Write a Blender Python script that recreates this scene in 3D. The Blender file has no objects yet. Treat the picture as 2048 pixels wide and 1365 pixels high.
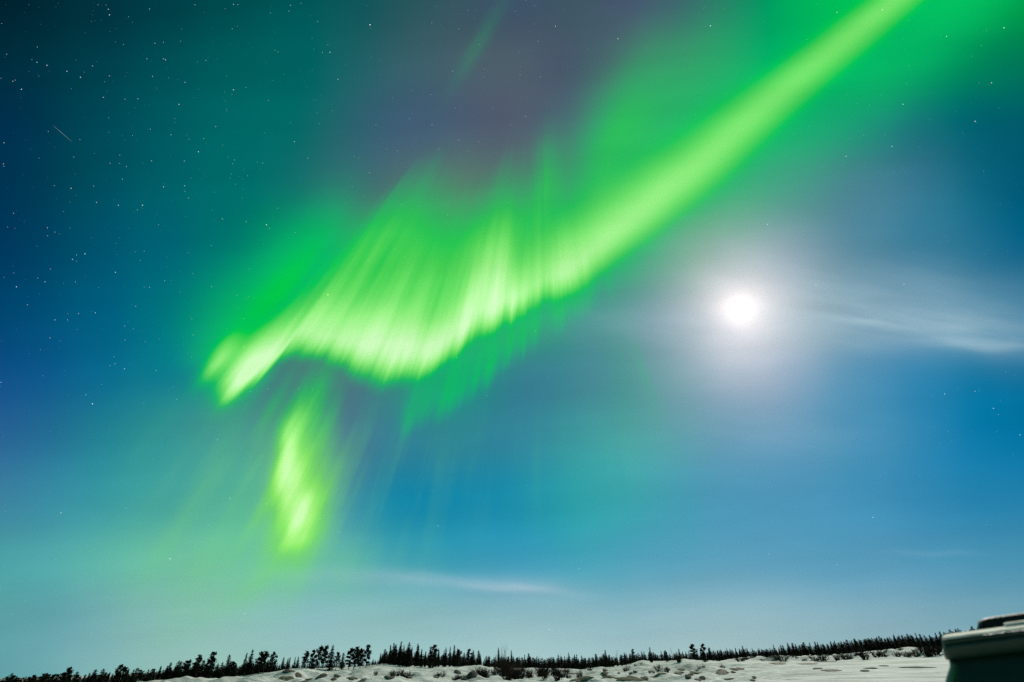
import bpy, bmesh, math, random
from mathutils import Vector, Matrix, noise as mnoise

random.seed(11)
R = math.radians
scene = bpy.context.scene
COL = scene.collection

# ------------------------------------------------------------------ camera
CAM_H = 1.05
PITCH = math.atan(647.5 / 1024.0)          # looking up into the night sky
ROLL = math.radians(1.5)                   # the tripod head is not quite level
cam_d = bpy.data.cameras.new("camera")
cam_d.lens = 18.0
cam_d.sensor_width = 36.0
cam_d.clip_start = 0.05
cam_d.clip_end = 20000.0
cam_d.dof.use_dof = True
cam_d.dof.focus_distance = 90.0
cam_d.dof.aperture_fstop = 2.8
cam = bpy.data.objects.new("camera", cam_d)
COL.objects.link(cam)
scene.camera = cam

_u0 = Vector((0, -math.sin(PITCH), math.cos(PITCH)))
_r0 = Vector((1, 0, 0))
AX_R = _r0 * math.cos(ROLL) - _u0 * math.sin(ROLL)
AX_U = _r0 * math.sin(ROLL) + _u0 * math.cos(ROLL)
AX_F = Vector((0, math.cos(PITCH), math.sin(PITCH)))
cam.matrix_world = Matrix.Translation((0, 0, CAM_H)) @ Matrix((AX_R, AX_U, -AX_F)).transposed().to_4x4()


def pixel_dir(x, y):
    """image pixel x, y (2048 x 1365 image) -> unit direction"""
    return (AX_R * ((x - 1024) / 1024) + AX_U * ((682.5 - y) / 1024) + AX_F).normalized()


def at(x, y, dist):
    """point on the camera ray through image pixel x,y at a ground distance"""
    d = pixel_dir(x, y)
    k = dist / math.hypot(d.x, d.y)
    return Vector((0, 0, CAM_H)) + d * k


def bearing(x):
    """level direction whose horizon lies at image pixel x"""
    n = AX_R - AX_F * ((x - 1024) / 1024)
    d = Vector((-n.y, n.x, 0)).normalized()
    return d if d.dot(AX_F) > 0 else -d


def image_xy(p):  # projects a point to image pixels
    q = p - Vector((0, 0, CAM_H))
    f = q.dot(AX_F)
    return 1024 + 1024 * q.dot(AX_R) / f, 682.5 - 1024 * q.dot(AX_U) / f


# ------------------------------------------------------------------ exposure
scene.view_settings.view_transform = 'Standard'
scene.view_settings.look = 'None'
scene.view_settings.exposure = 0.0
scene.view_settings.gamma = 1.0

# ------------------------------------------------------------------ sky
MOON = (1478, 618)


def lin(c):
    out = []
    for v in c:
        v = v / 255.0
        out.append(v / 12.92 if v <= 0.04045 else ((v + 0.055) / 1.055) ** 2.4)
    return out


world = bpy.data.worlds.new("World")
scene.world = world
world.use_nodes = True
world.cycles.sampling_method = 'MANUAL'
world.cycles.sample_map_resolution = 512
NT = world.node_tree
NT.nodes.clear()


class E:
    """tiny expression builder over math nodes"""
    def __init__(self, s):
        self.s = s

    def __add__(a, b): return op('ADD', a, b)
    def __radd__(a, b): return op('ADD', b, a)
    def __sub__(a, b): return op('SUBTRACT', a, b)
    def __rsub__(a, b): return op('SUBTRACT', b, a)
    def __mul__(a, b): return op('MULTIPLY', a, b)
    def __rmul__(a, b): return op('MULTIPLY', b, a)
    def __truediv__(a, b): return op('DIVIDE', a, b)


def plug(sock, v):
    if isinstance(v, E):
        NT.links.new(v.s, sock)
    else:
        sock.default_value = v


def op(kind, *args):
    n = NT.nodes.new('ShaderNodeMath')
    n.operation = kind
    for i, a in enumerate(args):
        plug(n.inputs[i], a)
    return E(n.outputs[0])


def exp(a): return op('EXPONENT', a)
def mx(a, b): return op('MAXIMUM', a, b)
def mn(a, b): return op('MINIMUM', a, b)


def gauss(a, s):
    q = a * (1.0 / s) if not isinstance(s, E) else a / s
    return exp(q * q * -1.0)


def sstep(a, lo, hi):
    n = NT.nodes.new('ShaderNodeMapRange')
    n.interpolation_type = 'SMOOTHSTEP'
    plug(n.inputs[0], a)
    n.inputs[1].default_value = lo
    n.inputs[2].default_value = hi
    n.inputs[3].default_value = 0.0
    n.inputs[4].default_value = 1.0
    return E(n.outputs[0])


def vec(x, y, z=0.0):
    n = NT.nodes.new('ShaderNodeCombineXYZ')
    for i, a in enumerate((x, y, z)):
        plug(n.inputs[i], a)
    return E(n.outputs[0])


def noise2(x, y, detail=2.0, rough=0.5):
    n = NT.nodes.new('ShaderNodeTexNoise')
    n.noise_dimensions = '2D'
    n.inputs['Scale'].default_value = 1.0
    n.inputs['Detail'].default_value = detail
    n.inputs['Roughness'].default_value = rough
    NT.links.new(vec(x, y).s, n.inputs['Vector'])
    return E(n.outputs[0])


def fcurve(x, x0, x1, pts, y1):
    """scalar curve through pts, x in x0..x1, values 0..y1"""
    n = NT.nodes.new('ShaderNodeFloatCurve')
    m = n.mapping
    c = m.curves[0]
    P = [((px - x0) / (x1 - x0), py / y1) for px, py in sorted(pts)]
    c.points[0].location = P[0]
    c.points[1].location = P[-1]
    for p in P[1:-1]:
        c.points.new(*p)
    for p in c.points:
        p.handle_type = 'AUTO_CLAMPED'
    m.update()
    plug(n.inputs['Value'], (x - x0) * (1.0 / (x1 - x0)))
    n.inputs['Factor'].default_value = 1.0
    return E(n.outputs[0]) * y1


def vop(kind, a, b=None, scale=None):
    n = NT.nodes.new('ShaderNodeVectorMath')
    n.operation = kind
    plug(n.inputs[0], a)
    if b is not None:
        plug(n.inputs[1], b)
    if scale is not None:
        plug(n.inputs['Scale'], scale)
    return E(n.outputs[1] if kind == 'DOT_PRODUCT' else n.outputs[0])


def vscale(a, k): return vop('SCALE', a, scale=k)
def vadd(a, b): return vop('ADD', a, b)


def vmix(a, b, t):
    n = NT.nodes.new('ShaderNodeMix')
    n.data_type = 'RGBA'
    plug(n.inputs[0], t)
    for k, v in ((6, a), (7, b)):
        if isinstance(v, E):
            NT.links.new(v.s, n.inputs[k])
        else:
            n.inputs[k].default_value = (*v, 1.0)
    return E(n.outputs[2])


def ramp(fac, stops, mode='LINEAR'):
    n = NT.nodes.new('ShaderNodeValToRGB')
    r = n.color_ramp
    r.interpolation = mode
    while len(r.elements) < len(stops):
        r.elements.new(0.5)
    for e, (p, c) in zip(r.elements, stops):
        e.position = p
    for e, (p, c) in zip(r.elements, stops):
        e.color = (*lin(c), 1.0)
    plug(n.inputs[0], fac)
    return E(n.outputs[0])


tc = NT.nodes.new('ShaderNodeTexCoord')
D = vop('NORMALIZE', E(tc.outputs['Generated']))
dF = vop('DOT_PRODUCT', D, tuple(AX_F))
dU = vop('DOT_PRODUCT', D, tuple(AX_U))
dR = vop('DOT_PRODUCT', D, tuple(AX_R))
dFc = mx(dF, 0.12)
# image pixel coordinates on the camera axes (gnomonic, this quarter of the sky)
X = (dR / dFc) * 1024.0 + 1024.0
Y = 682.5 - (dU / dFc) * 1024.0

# gentle warp so nothing in the sky is ruler straight
wx = (noise2(X * 0.004, Y * 0.004, 2.0) - 0.5) * 36.0
wy = (noise2(X * 0.004 + 31.7, Y * 0.004 + 9.1, 2.0) - 0.5) * 36.0
XW = X + wx
YW = Y + wy

# --- night-sky colour field: rows of colour, blended smoothly up the sky
ROWS = [
 (0, [(0,32,45),(0,44,55),(0,54,65),(0,66,73),(0,78,81),(5,86,88),(25,85,90),(50,85,95),(60,82,105),(62,88,100),(68,85,110),(50,110,105),(0,150,95),(0,190,80),(0,200,80),(0,205,75),(0,160,70)]),
 (125, [(0,44,59),(0,56,69),(0,68,79),(0,82,85),(0,92,91),(5,98,98),(45,95,102),(68,95,105),(78,95,105),(72,90,108),(74,118,110),(60,155,110),(0,175,105),(0,185,92),(0,176,85),(0,142,85),(0,115,85)]),
 (250, [(0,48,79),(0,64,83),(0,80,91),(0,96,99),(0,106,103),(20,104,105),(58,95,118),(72,92,118),(82,92,112),(75,112,118),(68,164,112),(30,182,106),(0,185,100),(22,150,112),(25,116,120),(0,96,110),(0,86,105)]),
 (375, [(0,52,82),(0,68,86),(0,85,98),(0,100,103),(0,108,106),(35,110,112),(70,105,115),(85,120,110),(85,115,112),(80,130,112),(50,170,112),(20,180,105),(60,160,130),(75,135,145),(65,125,148),(30,110,135),(0,90,118)]),
 (500, [(0,56,94),(0,74,102),(0,91,114),(0,106,116),(0,130,105),(0,170,85),(60,190,85),(60,190,85),(60,190,90),(40,180,100),(50,170,120),(100,150,140),(115,145,160),(85,135,155),(60,128,155),(40,118,150),(0,100,138)]),
 (625, [(0,70,110),(0,86,120),(0,103,128),(0,128,118),(0,160,90),(40,180,90),(60,190,90),(60,190,90),(50,180,100),(50,150,130),(90,140,150),(130,155,170),(150,170,180),(115,150,165),(105,145,168),(95,145,170),(75,135,165)]),
 (750, [(12,78,135),(8,92,138),(8,112,142),(20,125,140),(60,115,130),(82,105,128),(60,130,125),(30,150,120),(50,120,140),(65,128,146),(84,145,152),(125,158,174),(145,168,189),(100,153,184),(60,138,179),(20,123,166),(0,111,154)]),
 (875, [(40,100,150),(35,118,150),(40,140,148),(60,150,145),(75,150,140),(80,115,135),(60,125,145),(50,130,145),(52,132,152),(60,152,156),(78,162,162),(90,153,174),(95,153,184),(75,148,184),(55,138,179),(20,125,172),(0,115,162)]),
 (1000, [(60,130,160),(56,146,166),(61,161,163),(76,171,158),(86,181,153),(81,156,158),(20,135,165),(5,132,168),(20,142,170),(42,160,168),(58,162,174),(70,153,182),(75,151,186),(70,148,186),(58,141,182),(40,133,176),(30,128,172)]),
 (1125, [(76,163,165),(87,174,168),(102,189,163),(112,194,158),(107,194,158),(97,179,173),(71,168,175),(51,158,180),(51,153,185),(61,158,182),(74,158,184),(84,158,186),(88,158,188),(86,156,186),(82,152,184),(74,148,180),(68,144,176)]),
 (1250, [(92,161,166),(105,168,178),(125,180,180),(135,188,182),(138,188,187),(138,186,194),(142,189,190),(145,189,194),(148,190,196),(147,188,197),(146,186,196),(147,185,195),(146,183,193),(141,179,190),(134,174,187),(126,170,184),(118,165,180)]),
 (1345, [(99,161,167),(119,171,173),(139,183,180),(154,193,183),(159,196,187),(162,197,190),(162,197,195),(166,199,199),(170,201,199),(170,201,199),(170,199,197),(170,197,195),(166,193,193),(160,189,191),(152,183,187),(144,179,185),(136,173,181)]),
]
Yc = mn(mx(YW, -60.0), 1400.0)
fx = (XW + 256.0) * (1.0 / 2560.0)
acc = None
wsum = None
for y, cols in ROWS:
    w = gauss(Yc - float(y), 84.0)
    stops = [((256 + 128 * i) / 2560.0, c) for i, c in enumerate(cols)]
    c = vscale(ramp(fx, stops, 'CARDINAL'), w)
    acc = c if acc is None else vadd(acc, c)
    wsum = w if wsum is None else wsum + w
SKY = vscale(acc, 1.0 / wsum if False else op('DIVIDE', 1.0, wsum))

# --- aurora: curtains hang along rays that run up to the magnetic zenith
PX, PY = 1080.0, -50.0
ax = X - PX
ay = Y - PY
rad = op('SQRT', ax * ax + ay * ay)
phi = op('ARCTAN2', ax, ay) * (180.0 / math.pi)
streak = noise2(phi * 0.46, rad * 0.0024, 3.0, 0.52)          # fine rays
streak2 = noise2(phi * 0.17 + 5.3, rad * 0.0022, 2.0, 0.5)   # broad rays
fine = noise2(phi * 1.5 + 11.0, rad * 0.0028, 2.0, 0.5)


def pol(pts):
    return [(math.degrees(math.atan2(x - PX, y - PY)), math.hypot(x - PX, y - PY)) for x, y in pts]


P0, P1 = -60.0, 110.0
edge_pts = pol([(398,760),(432,775),(450,812),(495,795),(526,746),(556,718),(614,720),(680,734),(723,762),(790,772),(850,760),(892,735),(943,694),
                (1020,656),(1097,617),(1159,592),(1236,540),(1313,490),(1400,427),(1465,377),(1560,289),(1655,202),(1762,106),(1874,4),(1990,-100)])
edge_pts = [(-60, 1040)] + edge_pts + [(110, 1150)]
r_edge = fcurve(phi, P0, P1, edge_pts, 1300.0)
raymask = sstep(phi, 17.0, -3.0)                              # rays show in the folded part, the high band is smooth
sk = 0.5 + (streak - 0.5) * raymask
fn = 0.5 + (fine - 0.5) * raymask
jit = (sk - 0.5) * 24.0 + (fn - 0.5) * 3.0
s = r_edge - rad + jit
B1 = fcurve(phi, P0, P1, [(-60,0),(-43,0),(-40.3,.1),(-38.6,.1),(-36.6,.36),(-34.6,.6),(-33,.66),(-30,.72),(-25,.88),(-20,.95),(-15,.9),(-11,.76),(-7,.78),(-3,.76),(0,.8),(6,.92),(12,.95),(20,.9),(35,.84),(50,.78),(70,.7),(85,.66),(110,.6)], 1.0)
W1 = fcurve(phi, P0, P1, [(-60,60),(-36,80),(-30,58),(-26,70),(-22,92),(-16,80),(-10,70),(0,66),(10,74),(30,96),(60,108),(90,112),(110,112)], 200.0)
L1 = fcurve(phi, P0, P1, [(-60,60),(-40,70),(-37.5,90),(-35,110),(-32,105),(-25,100),(-20,92),(-17,76),(-15,80),(-12,112),(-9,130),(-6.5,118),(-4.6,76),(-2,92),(2,98),(8,100),(14,96),(30,84),(60,70),(90,66),(110,60)], 300.0)
rise = sstep(s / W1, -0.25, 1.0)
sp = mx(s - W1 * 0.55, 0.0)
I1 = B1 * rise * gauss(sp, L1) * (0.62 + 0.6 * sk + 0.16 * fn)
A2 = fcurve(phi, P0, P1, [(-60,0),(-39,0.0),(-37,.28),(-34,.36),(-28,.42),(-10,.44),(-6,.42),(-3.5,.26),(0,.18),(6,.13),(12,.05),(30,.02),(50,.0),(70,.0),(90,.0),(110,.0)], 1.0)
S2 = fcurve(phi, P0, P1, [(-60,380),(-37,385),(-20,340),(-8,280),(0,230),(10,230),(30,230),(60,220),(90,240),(110,240)], 500.0)
fall = sstep((s - S2) + ((streak2 - 0.5) * 60.0 + (streak - 0.5) * 44.0) * raymask, 125.0, -140.0)
I2 = A2 * rise * fall * (0.46 + 0.75 * sk + 0.36 * streak2)
# saturated fold left of the curtain
I4 = 0.80 * gauss(phi + 39.2, 2.9) * sstep(rad, 560.0, 860.0) * sstep(rad + (streak - 0.5) * 120.0, 1080.0, 980.0)
I4b = 0.28 * gauss(phi + 42.0, 4.6) * sstep(rad, 480.0, 760.0) * sstep(rad, 1120.0, 900.0)
# second, fainter fold under the main one
e2 = pol([(800,880),(830,872),(900,838),(950,800),(1000,758),(1050,716),(1100,676),(1150,642),(1250,582),(1330,530)])
r_e2 = fcurve(phi, P0, P1, [(-60, 980)] + e2 + [(60, 700), (110, 900)], 1300.0)
s3 = r_e2 - rad + (streak - 0.5) * 60.0
A3 = fcurve(phi, P0, P1, [(-60,0),(-20,0),(-16.5,.22),(-13,.36),(-8,.38),(0,.38),(6,.32),(14,.2),(22,.1),(32,.0),(110,0)], 1.0)
I3 = A3 * sstep(s3, -6.0, 60.0) * gauss(mx(s3 - 50.0, 0.0), 150.0) * (0.7 + 0.6 * streak)
# green spilling over the outer side of the high band
A5 = fcurve(phi, P0, P1, [(-60,0),(25,0),(45,.05),(60,.09),(75,.16),(90,.22),(110,.22)], 1.0)
I5 = A5 * gauss(s + 20.0, 100.0)
# upper glow on the inner side of the high band
A6 = fcurve(phi, P0, P1, [(-60,0),(10,0),(20,.03),(40,.04),(70,.07),(90,.12),(110,.1)], 1.0)
I6 = A6 * gauss(s - 120.0, 150.0)


def patch(x, y, ang, ln, wd, amp, mod=None):
    """soft ray-shaped patch: ang degrees from straight up, leaning right"""
    a = R(ang)
    dx, dy = math.sin(a), -math.cos(a)
    qx = XW - float(x)
    qy = YW - float(y)
    along = (qx * dx + qy * dy) * (1.0 / ln)
    across = (qx * -dy + qy * dx) * (1.0 / wd)
    g = exp((along * along + across * across) * -1.0) * amp
    return g if mod is None else g * mod


st = 0.55 + 0.9 * sk
PATCHES = [
    (588, 968, 4, 110, 30, .2), (614, 1005, -4, 75, 36, .2), (605, 1010, 10, 100, 52, .2), (596, 860, 14, 60, 16, .16),
    (574, 912, 9, 75, 20, .46), (583, 935, 14, 60, 15, .16), (603, 1030, 24, 40, 13, .62), (590, 1048, 24, 72, 42, .2), (598, 985, 9, 130, 58, .22),
    (625, 880, 14, 120, 36, .12), (552, 985, 28, 60, 18, .14), (640, 1000, 14, 100, 26, .17), (548, 830, 28, 60, 12, .1), (590, 1085, 70, 46, 16, .16),
    (630, 795, 24, 80, 28, .18), (592, 845, 20, 80, 14, .16), (560, 800, 30, 90, 12, .07), (655, 900, 14, 110, 12, .07), (535, 1000, 30, 90, 12, .08), (420, 1120, 32, 160, 34, .04), (480, 1185, 58, 110, 22, .07), (370, 1040, 33, 140, 22, .05), (560, 1130, 40, 90, 26, .06),
    (690, 1140, 25, 60, 36, .08), (620, 1130, 28, 90, 22, .08),
    (1098, 355, 3, 80, 24, .15), (1066, 440, 14, 80, 26, .12), (442, 708, 35, 66, 20, .36), (424, 738, 38, 40, 14, .16), (500, 726, 37, 88, 38, .42), (474, 752, 35, 62, 36, .34), (452, 790, 30, 34, 20, .16), (536, 684, 40, 80, 32, .18), (1245, 235, 28, 120, 55, .12), (1330, 200, 48, 190, 75, .12), (1190, 330, 30, 120, 60, .1),
    (965, 565, 6, 95, 40, .2), (955, 85, 32, 90, 14, .05),
    (1288, 745, -15, 85, 11, .06), (1240, 700, -8, 120, 30, .03),
]
IP = None
for p in PATCHES:
    q = patch(*p)
    IP = q if IP is None else IP + q
IP = IP * st
front = sstep(dF, 0.25, 0.5)
# faint rays hanging far below the fold
ray = mx(streak - 0.44, 0.0)
I7 = (gauss(phi + 26.0, 13.0) * 0.2 * sstep(rad, 860.0, 1020.0) * sstep(rad, 1420.0, 1120.0) + gauss(phi - 4.0, 16.0) * 0.045 * sstep(rad, 720.0, 860.0) * sstep(rad, 1180.0, 900.0)) * ray
# thin oxygen-green layer behind the bright curtains
SAT = mn((I4 + I4b) * (0.75 + 0.5 * streak2) + I5 * 1.8 + I3 * (0.4 + 1.8 * streak), 1.0) * front
SKY = vmix(SKY, vmix(lin((10, 178, 122)), lin((0, 204, 66)), SAT), op('SUBTRACT', 1.0, exp(SAT * -2.2)))
IA = (I1 + I2 + I6 + I7 + IP) * front
AUR = ramp(mn(IA * 0.76, 1.0), [(0.0, (0,175,110)), (.14, (0,190,96)), (.22, (10,204,78)), (.31, (72,212,84)), (.45, (112,228,104)), (.62, (150,242,130)), (.82, (184,251,164)), (1.0, (208,255,192))])
AUR2 = ramp(mn(IA * 0.8, 1.0), [(0.0, (120,210,120)), (.3, (118,218,92)), (.5, (140,236,96)), (.75, (180,252,140)), (1.0, (205,255,180))])
AUR = vmix(AUR, AUR2, sstep(Y, 780.0, 960.0))
alpha = op('SUBTRACT', 1.0, exp(mx(IA, 0.0) * -3.6))
SKY = vmix(SKY, AUR, alpha)

# --- thin cirrus
cn = noise2(X * 0.0035 + Y * 0.004, Y * 0.028 - X * 0.0052, 4.0, 0.55)


def cloud(x, y, slope, ln, wd, amp):
    qx = X - float(x)
    qy = YW - float(y)
    c = 1.0 / math.hypot(1, slope)
    along = (qx * c + qy * (slope * c)) * (1.0 / ln)
    across = (qy * c - qx * (slope * c)) * (1.0 / wd)
    return exp((along * along + across * across) * -1.0) * amp


CL = None
for p in [(1800, 610, .22, 260, 60, .24), (1620, 560, .3, 160, 50, .14), (1240, 640, 0, 120, 40, .1), (1900, 650, .16, 220, 34, .34), (1720, 634, .14, 90, 9, .3), (1990, 690, .03, 130, 11, .24), (1900, 682, .12, 70, 10, .2), (1650, 655, .08, 190, 40, .26), (1330, 660, .0, 170, 40, .12),
          (1060, 1178, .08, 105, 9, .55), (890, 1163, .03, 200, 15, .4), (1040, 1200, .05, 160, 14, .14), (1560, 865, .05, 200, 40, .12), (760, 1150, 0, 140, 16, .12), (1860, 1108, .03, 90, 6, .12), (1880, 560, .3, 120, 40, .1)]:
    q = cloud(*p)
    CL = q if CL is None else CL + q
CL = CL * (0.35 + 1.3 * cn)
SKY = vmix(SKY, lin((160, 192, 206)), mn(CL, 0.8))

# --- moonlight scattered by the thin cloud round the moon
mx_ = X - float(MOON[0])
my_ = Y - float(MOON[1])
md = op('SQRT', mx_ * mx_ + my_ * my_)
halo = 0.82 * exp(md * (-1.0 / 36.0)) + 0.23 * gauss(md, 122.0) + 0.05 * gauss(md, 210.0)
halo = halo * (0.8 + 0.4 * noise2(X * 0.008, Y * 0.014, 3.0))
SKY = vadd(SKY, vscale(vec(1.16, 0.93, 0.86), halo * front))

# thin haze mottling, with camera-like grain put into the sky colour
grain = noise2(X * 0.42, Y * 0.42, 1.0)
haze_n = noise2(X * 0.0022 + 3.0, Y * 0.011 + X * 0.001, 4.0, 0.55)
SKY = vscale(SKY, 0.76 + 0.28 * grain + 0.2 * haze_n)

BACK = vmix(lin((0, 62, 80)), lin((70, 130, 150)), sstep(op('SUBTRACT', 1.0, vop('DOT_PRODUCT', D, (0, 0, 1))), 0.3, 1.0))
SKY = vmix(BACK, SKY, front)
bg = NT.nodes.new('ShaderNodeBackground')
NT.links.new(SKY.s, bg.inputs[0])
bg.inputs[1].default_value = 1.0
wo = NT.nodes.new('ShaderNodeOutputWorld')
NT.links.new(bg.outputs[0], wo.inputs[0])

# ------------------------------------------------------------------ moonlight
sun_d = bpy.data.lights.new("moonlight", 'SUN')
sun_d.energy = 3.0
sun_d.angle = R(0.5)
sun_d.color = (1.0, 0.93, 0.84)
sun = bpy.data.objects.new("moonlight", sun_d)
COL.objects.link(sun)
sun.rotation_euler = pixel_dir(MOON[0] + 90, MOON[1] - 40).to_track_quat('Z', 'Y').to_euler()

# =================================================================== helpers
def material(name, color, rough=0.8, spec=0.3):
    m = bpy.data.materials.new(name)
    m.use_nodes = True
    b = m.node_tree.nodes['Principled BSDF']
    b.inputs['Base Color'].default_value = (*color, 1)
    b.inputs['Roughness'].default_value = rough
    b.inputs['Specular IOR Level'].default_value = spec
    return m, m.node_tree, b


def mottled(name, c1, c2, scale, rough=0.85, spec=0.2, bump=0.0, bscale=None, random_tint=0.0):
    m, nt, b = material(name, c1, rough, spec)
    t = nt.nodes.new('ShaderNodeTexCoord')
    n = nt.nodes.new('ShaderNodeTexNoise')
    n.inputs['Scale'].default_value = scale
    n.inputs['Detail'].default_value = 5
    nt.links.new(t.outputs['Object'], n.inputs['Vector'])
    r = nt.nodes.new('ShaderNodeValToRGB')
    r.color_ramp.elements[0].position = 0.35
    r.color_ramp.elements[0].color = (*c1, 1)
    r.color_ramp.elements[1].position = 0.65
    r.color_ramp.elements[1].color = (*c2, 1)
    nt.links.new(n.outputs[0], r.inputs[0])
    out = r.outputs[0]
    if random_tint:
        oi = nt.nodes.new('ShaderNodeObjectInfo')
        mr = nt.nodes.new('ShaderNodeMapRange')
        mr.inputs[3].default_value = 1 - random_tint
        mr.inputs[4].default_value = 1 + random_tint
        nt.links.new(oi.outputs['Random'], mr.inputs[0])
        vs = nt.nodes.new('ShaderNodeVectorMath')
        vs.operation = 'SCALE'
        nt.links.new(out, vs.inputs[0])
        nt.links.new(mr.outputs[0], vs.inputs['Scale'])
        out = vs.outputs[0]
    nt.links.new(out, b.inputs['Base Color'])
    if bump:
        n2 = nt.nodes.new('ShaderNodeTexNoise')
        n2.inputs['Scale'].default_value = bscale or scale * 4
        n2.inputs['Detail'].default_value = 6
        nt.links.new(t.outputs['Object'], n2.inputs['Vector'])
        bp = nt.nodes.new('ShaderNodeBump')
        bp.inputs['Strength'].default_value = bump
        bp.inputs['Distance'].default_value = 0.1
        nt.links.new(n2.outputs[0], bp.inputs['Height'])
        nt.links.new(bp.outputs[0], b.inputs['Normal'])
    return m


def tag(o, label=None, cat=None, group=None, kind=None):
    if label: o['label'] = label
    if cat: o['category'] = cat
    if group: o['group'] = group
    if kind: o['kind'] = kind
    return o


def obj(name, verts, faces, mat, parent=None, smooth=False):
    me = bpy.data.meshes.new(name)
    me.from_pydata(verts, [], faces)
    if smooth:
        me.shade_smooth()
    if mat:
        me.materials.append(mat)
    o = bpy.data.objects.new(name, me)
    COL.objects.link(o)
    if parent is not None:
        o.parent = parent
    return o


def empty(name, loc=(0, 0, 0)):
    o = bpy.data.objects.new(name, None)
    o.empty_display_size = 0.3
    COL.objects.link(o)
    o.location = loc
    return o


def lerp_tab(tab, x):
    if x <= tab[0][0]: return tab[0][1]
    for (a, b), (c, d) in zip(tab, tab[1:]):
        if x <= c:
            t = (x - a) / (c - a)
            t = t * t * (3 - 2 * t) * 0.5 + t * 0.5
            return b + (d - b) * t
    return tab[-1][1]


# =================================================================== terrain
# snow heights set by image pixels, nearest ring to farthest: ground distance -> pixel row by image x
RINGS = [
 (34, [(-900,1420),(0,1412),(300,1384),(560,1370),(900,1366),(1300,1364),(2048,1364),(2900,1364)]),
 (46, [(-900,1420),(0,1404),(300,1374),(480,1364),(620,1360),(760,1356),(900,1360),(1040,1358),(1200,1358),(1400,1352),(1700,1348),(2048,1346),(2900,1346)]),
 (58, [(-900,1418),(0,1396),(300,1367),(430,1361),(520,1358),(600,1346),(700,1348),(800,1347),(900,1347),(980,1350),(1060,1348),(1160,1352),(1260,1344),(1350,1344),(1480,1338),(1700,1334),(2048,1331),(2900,1330)]),
 (70, [(-900,1414),(0,1390),(200,1372),(330,1362),(420,1358),(500,1351),(560,1341),(600,1337),(650,1341),(700,1339),(750,1331),(800,1333),(850,1334),(920,1333),(960,1331),(990,1338),(1030,1337),(1100,1336),(1150,1341),(1210,1338),(1260,1328),(1286,1321),(1310,1325),(1345,1321),(1372,1319),(1410,1322),(1460,1326),(1560,1326),(1700,1326),(1890,1322),(2048,1320),(2900,1318)]),
 (84, [(-900,1410),(0,1388),(200,1371),(330,1362),(420,1358),(500,1352),(600,1340),(700,1340),(760,1332),(900,1334),(960,1333),(1000,1339),(1150,1342),(1220,1336),(1286,1325),(1372,1322),(1430,1324),(1480,1322),(1560,1318),(1640,1318),(1700,1314),(1740,1307),(1820,1304),(1890,1303),(2048,1302),(2900,1300)]),
 (100, [(-900,1406),(0,1384),(300,1362),(500,1350),(600,1341),(700,1338),(760,1330),(900,1332),(1000,1337),(1150,1340),(1250,1330),(1370,1324),(1440,1324),(1500,1314),(1600,1313),(1680,1311),(1740,1303),(1800,1300),(1890,1297),(2048,1294),(2900,1290)]),
 (135, [(-900,1396),(0,1372),(300,1352),(500,1342),(700,1332),(900,1328),(1000,1332),(1150,1334),(1300,1326),(1420,1320),(1520,1311),(1680,1307),(1800,1295),(1890,1291),(2048,1286),(2900,1280)]),
 (260, [(-900,1378),(0,1357),(500,1342),(1000,1329),(1420,1318),(1800,1304),(2048,1298),(2900,1290)]),
 (900, [(-900,1382),(0,1358),(1024,1331),(2048,1304),(2900,1285)]),
 (6000, [(-900,1381.2),(0,1357.4),(1024,1330.6),(2048,1303.8),(2900,1281.4)]),
]


def bearing_x(az):
    """bearing -> image pixel x along the horizon"""
    az = max(-1.0, min(1.0, az))
    d = Vector((math.sin(az), math.cos(az), 0.0))
    return 1024 + 1024 * d.dot(AX_R) / d.dot(AX_F)


_cache = {}


def ring_z(k, x):
    key = (k, round(x, 1))
    if key not in _cache:
        d, tab = RINGS[k]
        y = lerp_tab(tab, x)
        # elevation on this bearing: intersect with ground distance
        lo = at_ground(x, y, d)
        _cache[key] = lo
    return _cache[key]


def at_ground(x, y, d):
    # the image x here is the horizon x; move along that bearing
    az_d = bearing(x)
    # find z so that the point at distance d falls on pixel row y
    v = (682.5 - y) / 1024
    # q = d*az + z*Z ; (q.U)/(q.F) = v
    a = d * az_d.dot(AX_U) - v * d * az_d.dot(AX_F)
    b = AX_U.z - v * AX_F.z
    return CAM_H - a / b


def fbm(x, y, sc, oct=4, seed=0.0):
    return mnoise.fractal(Vector((x * sc, y * sc, seed)), 1.0, 2.0, oct)


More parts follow.
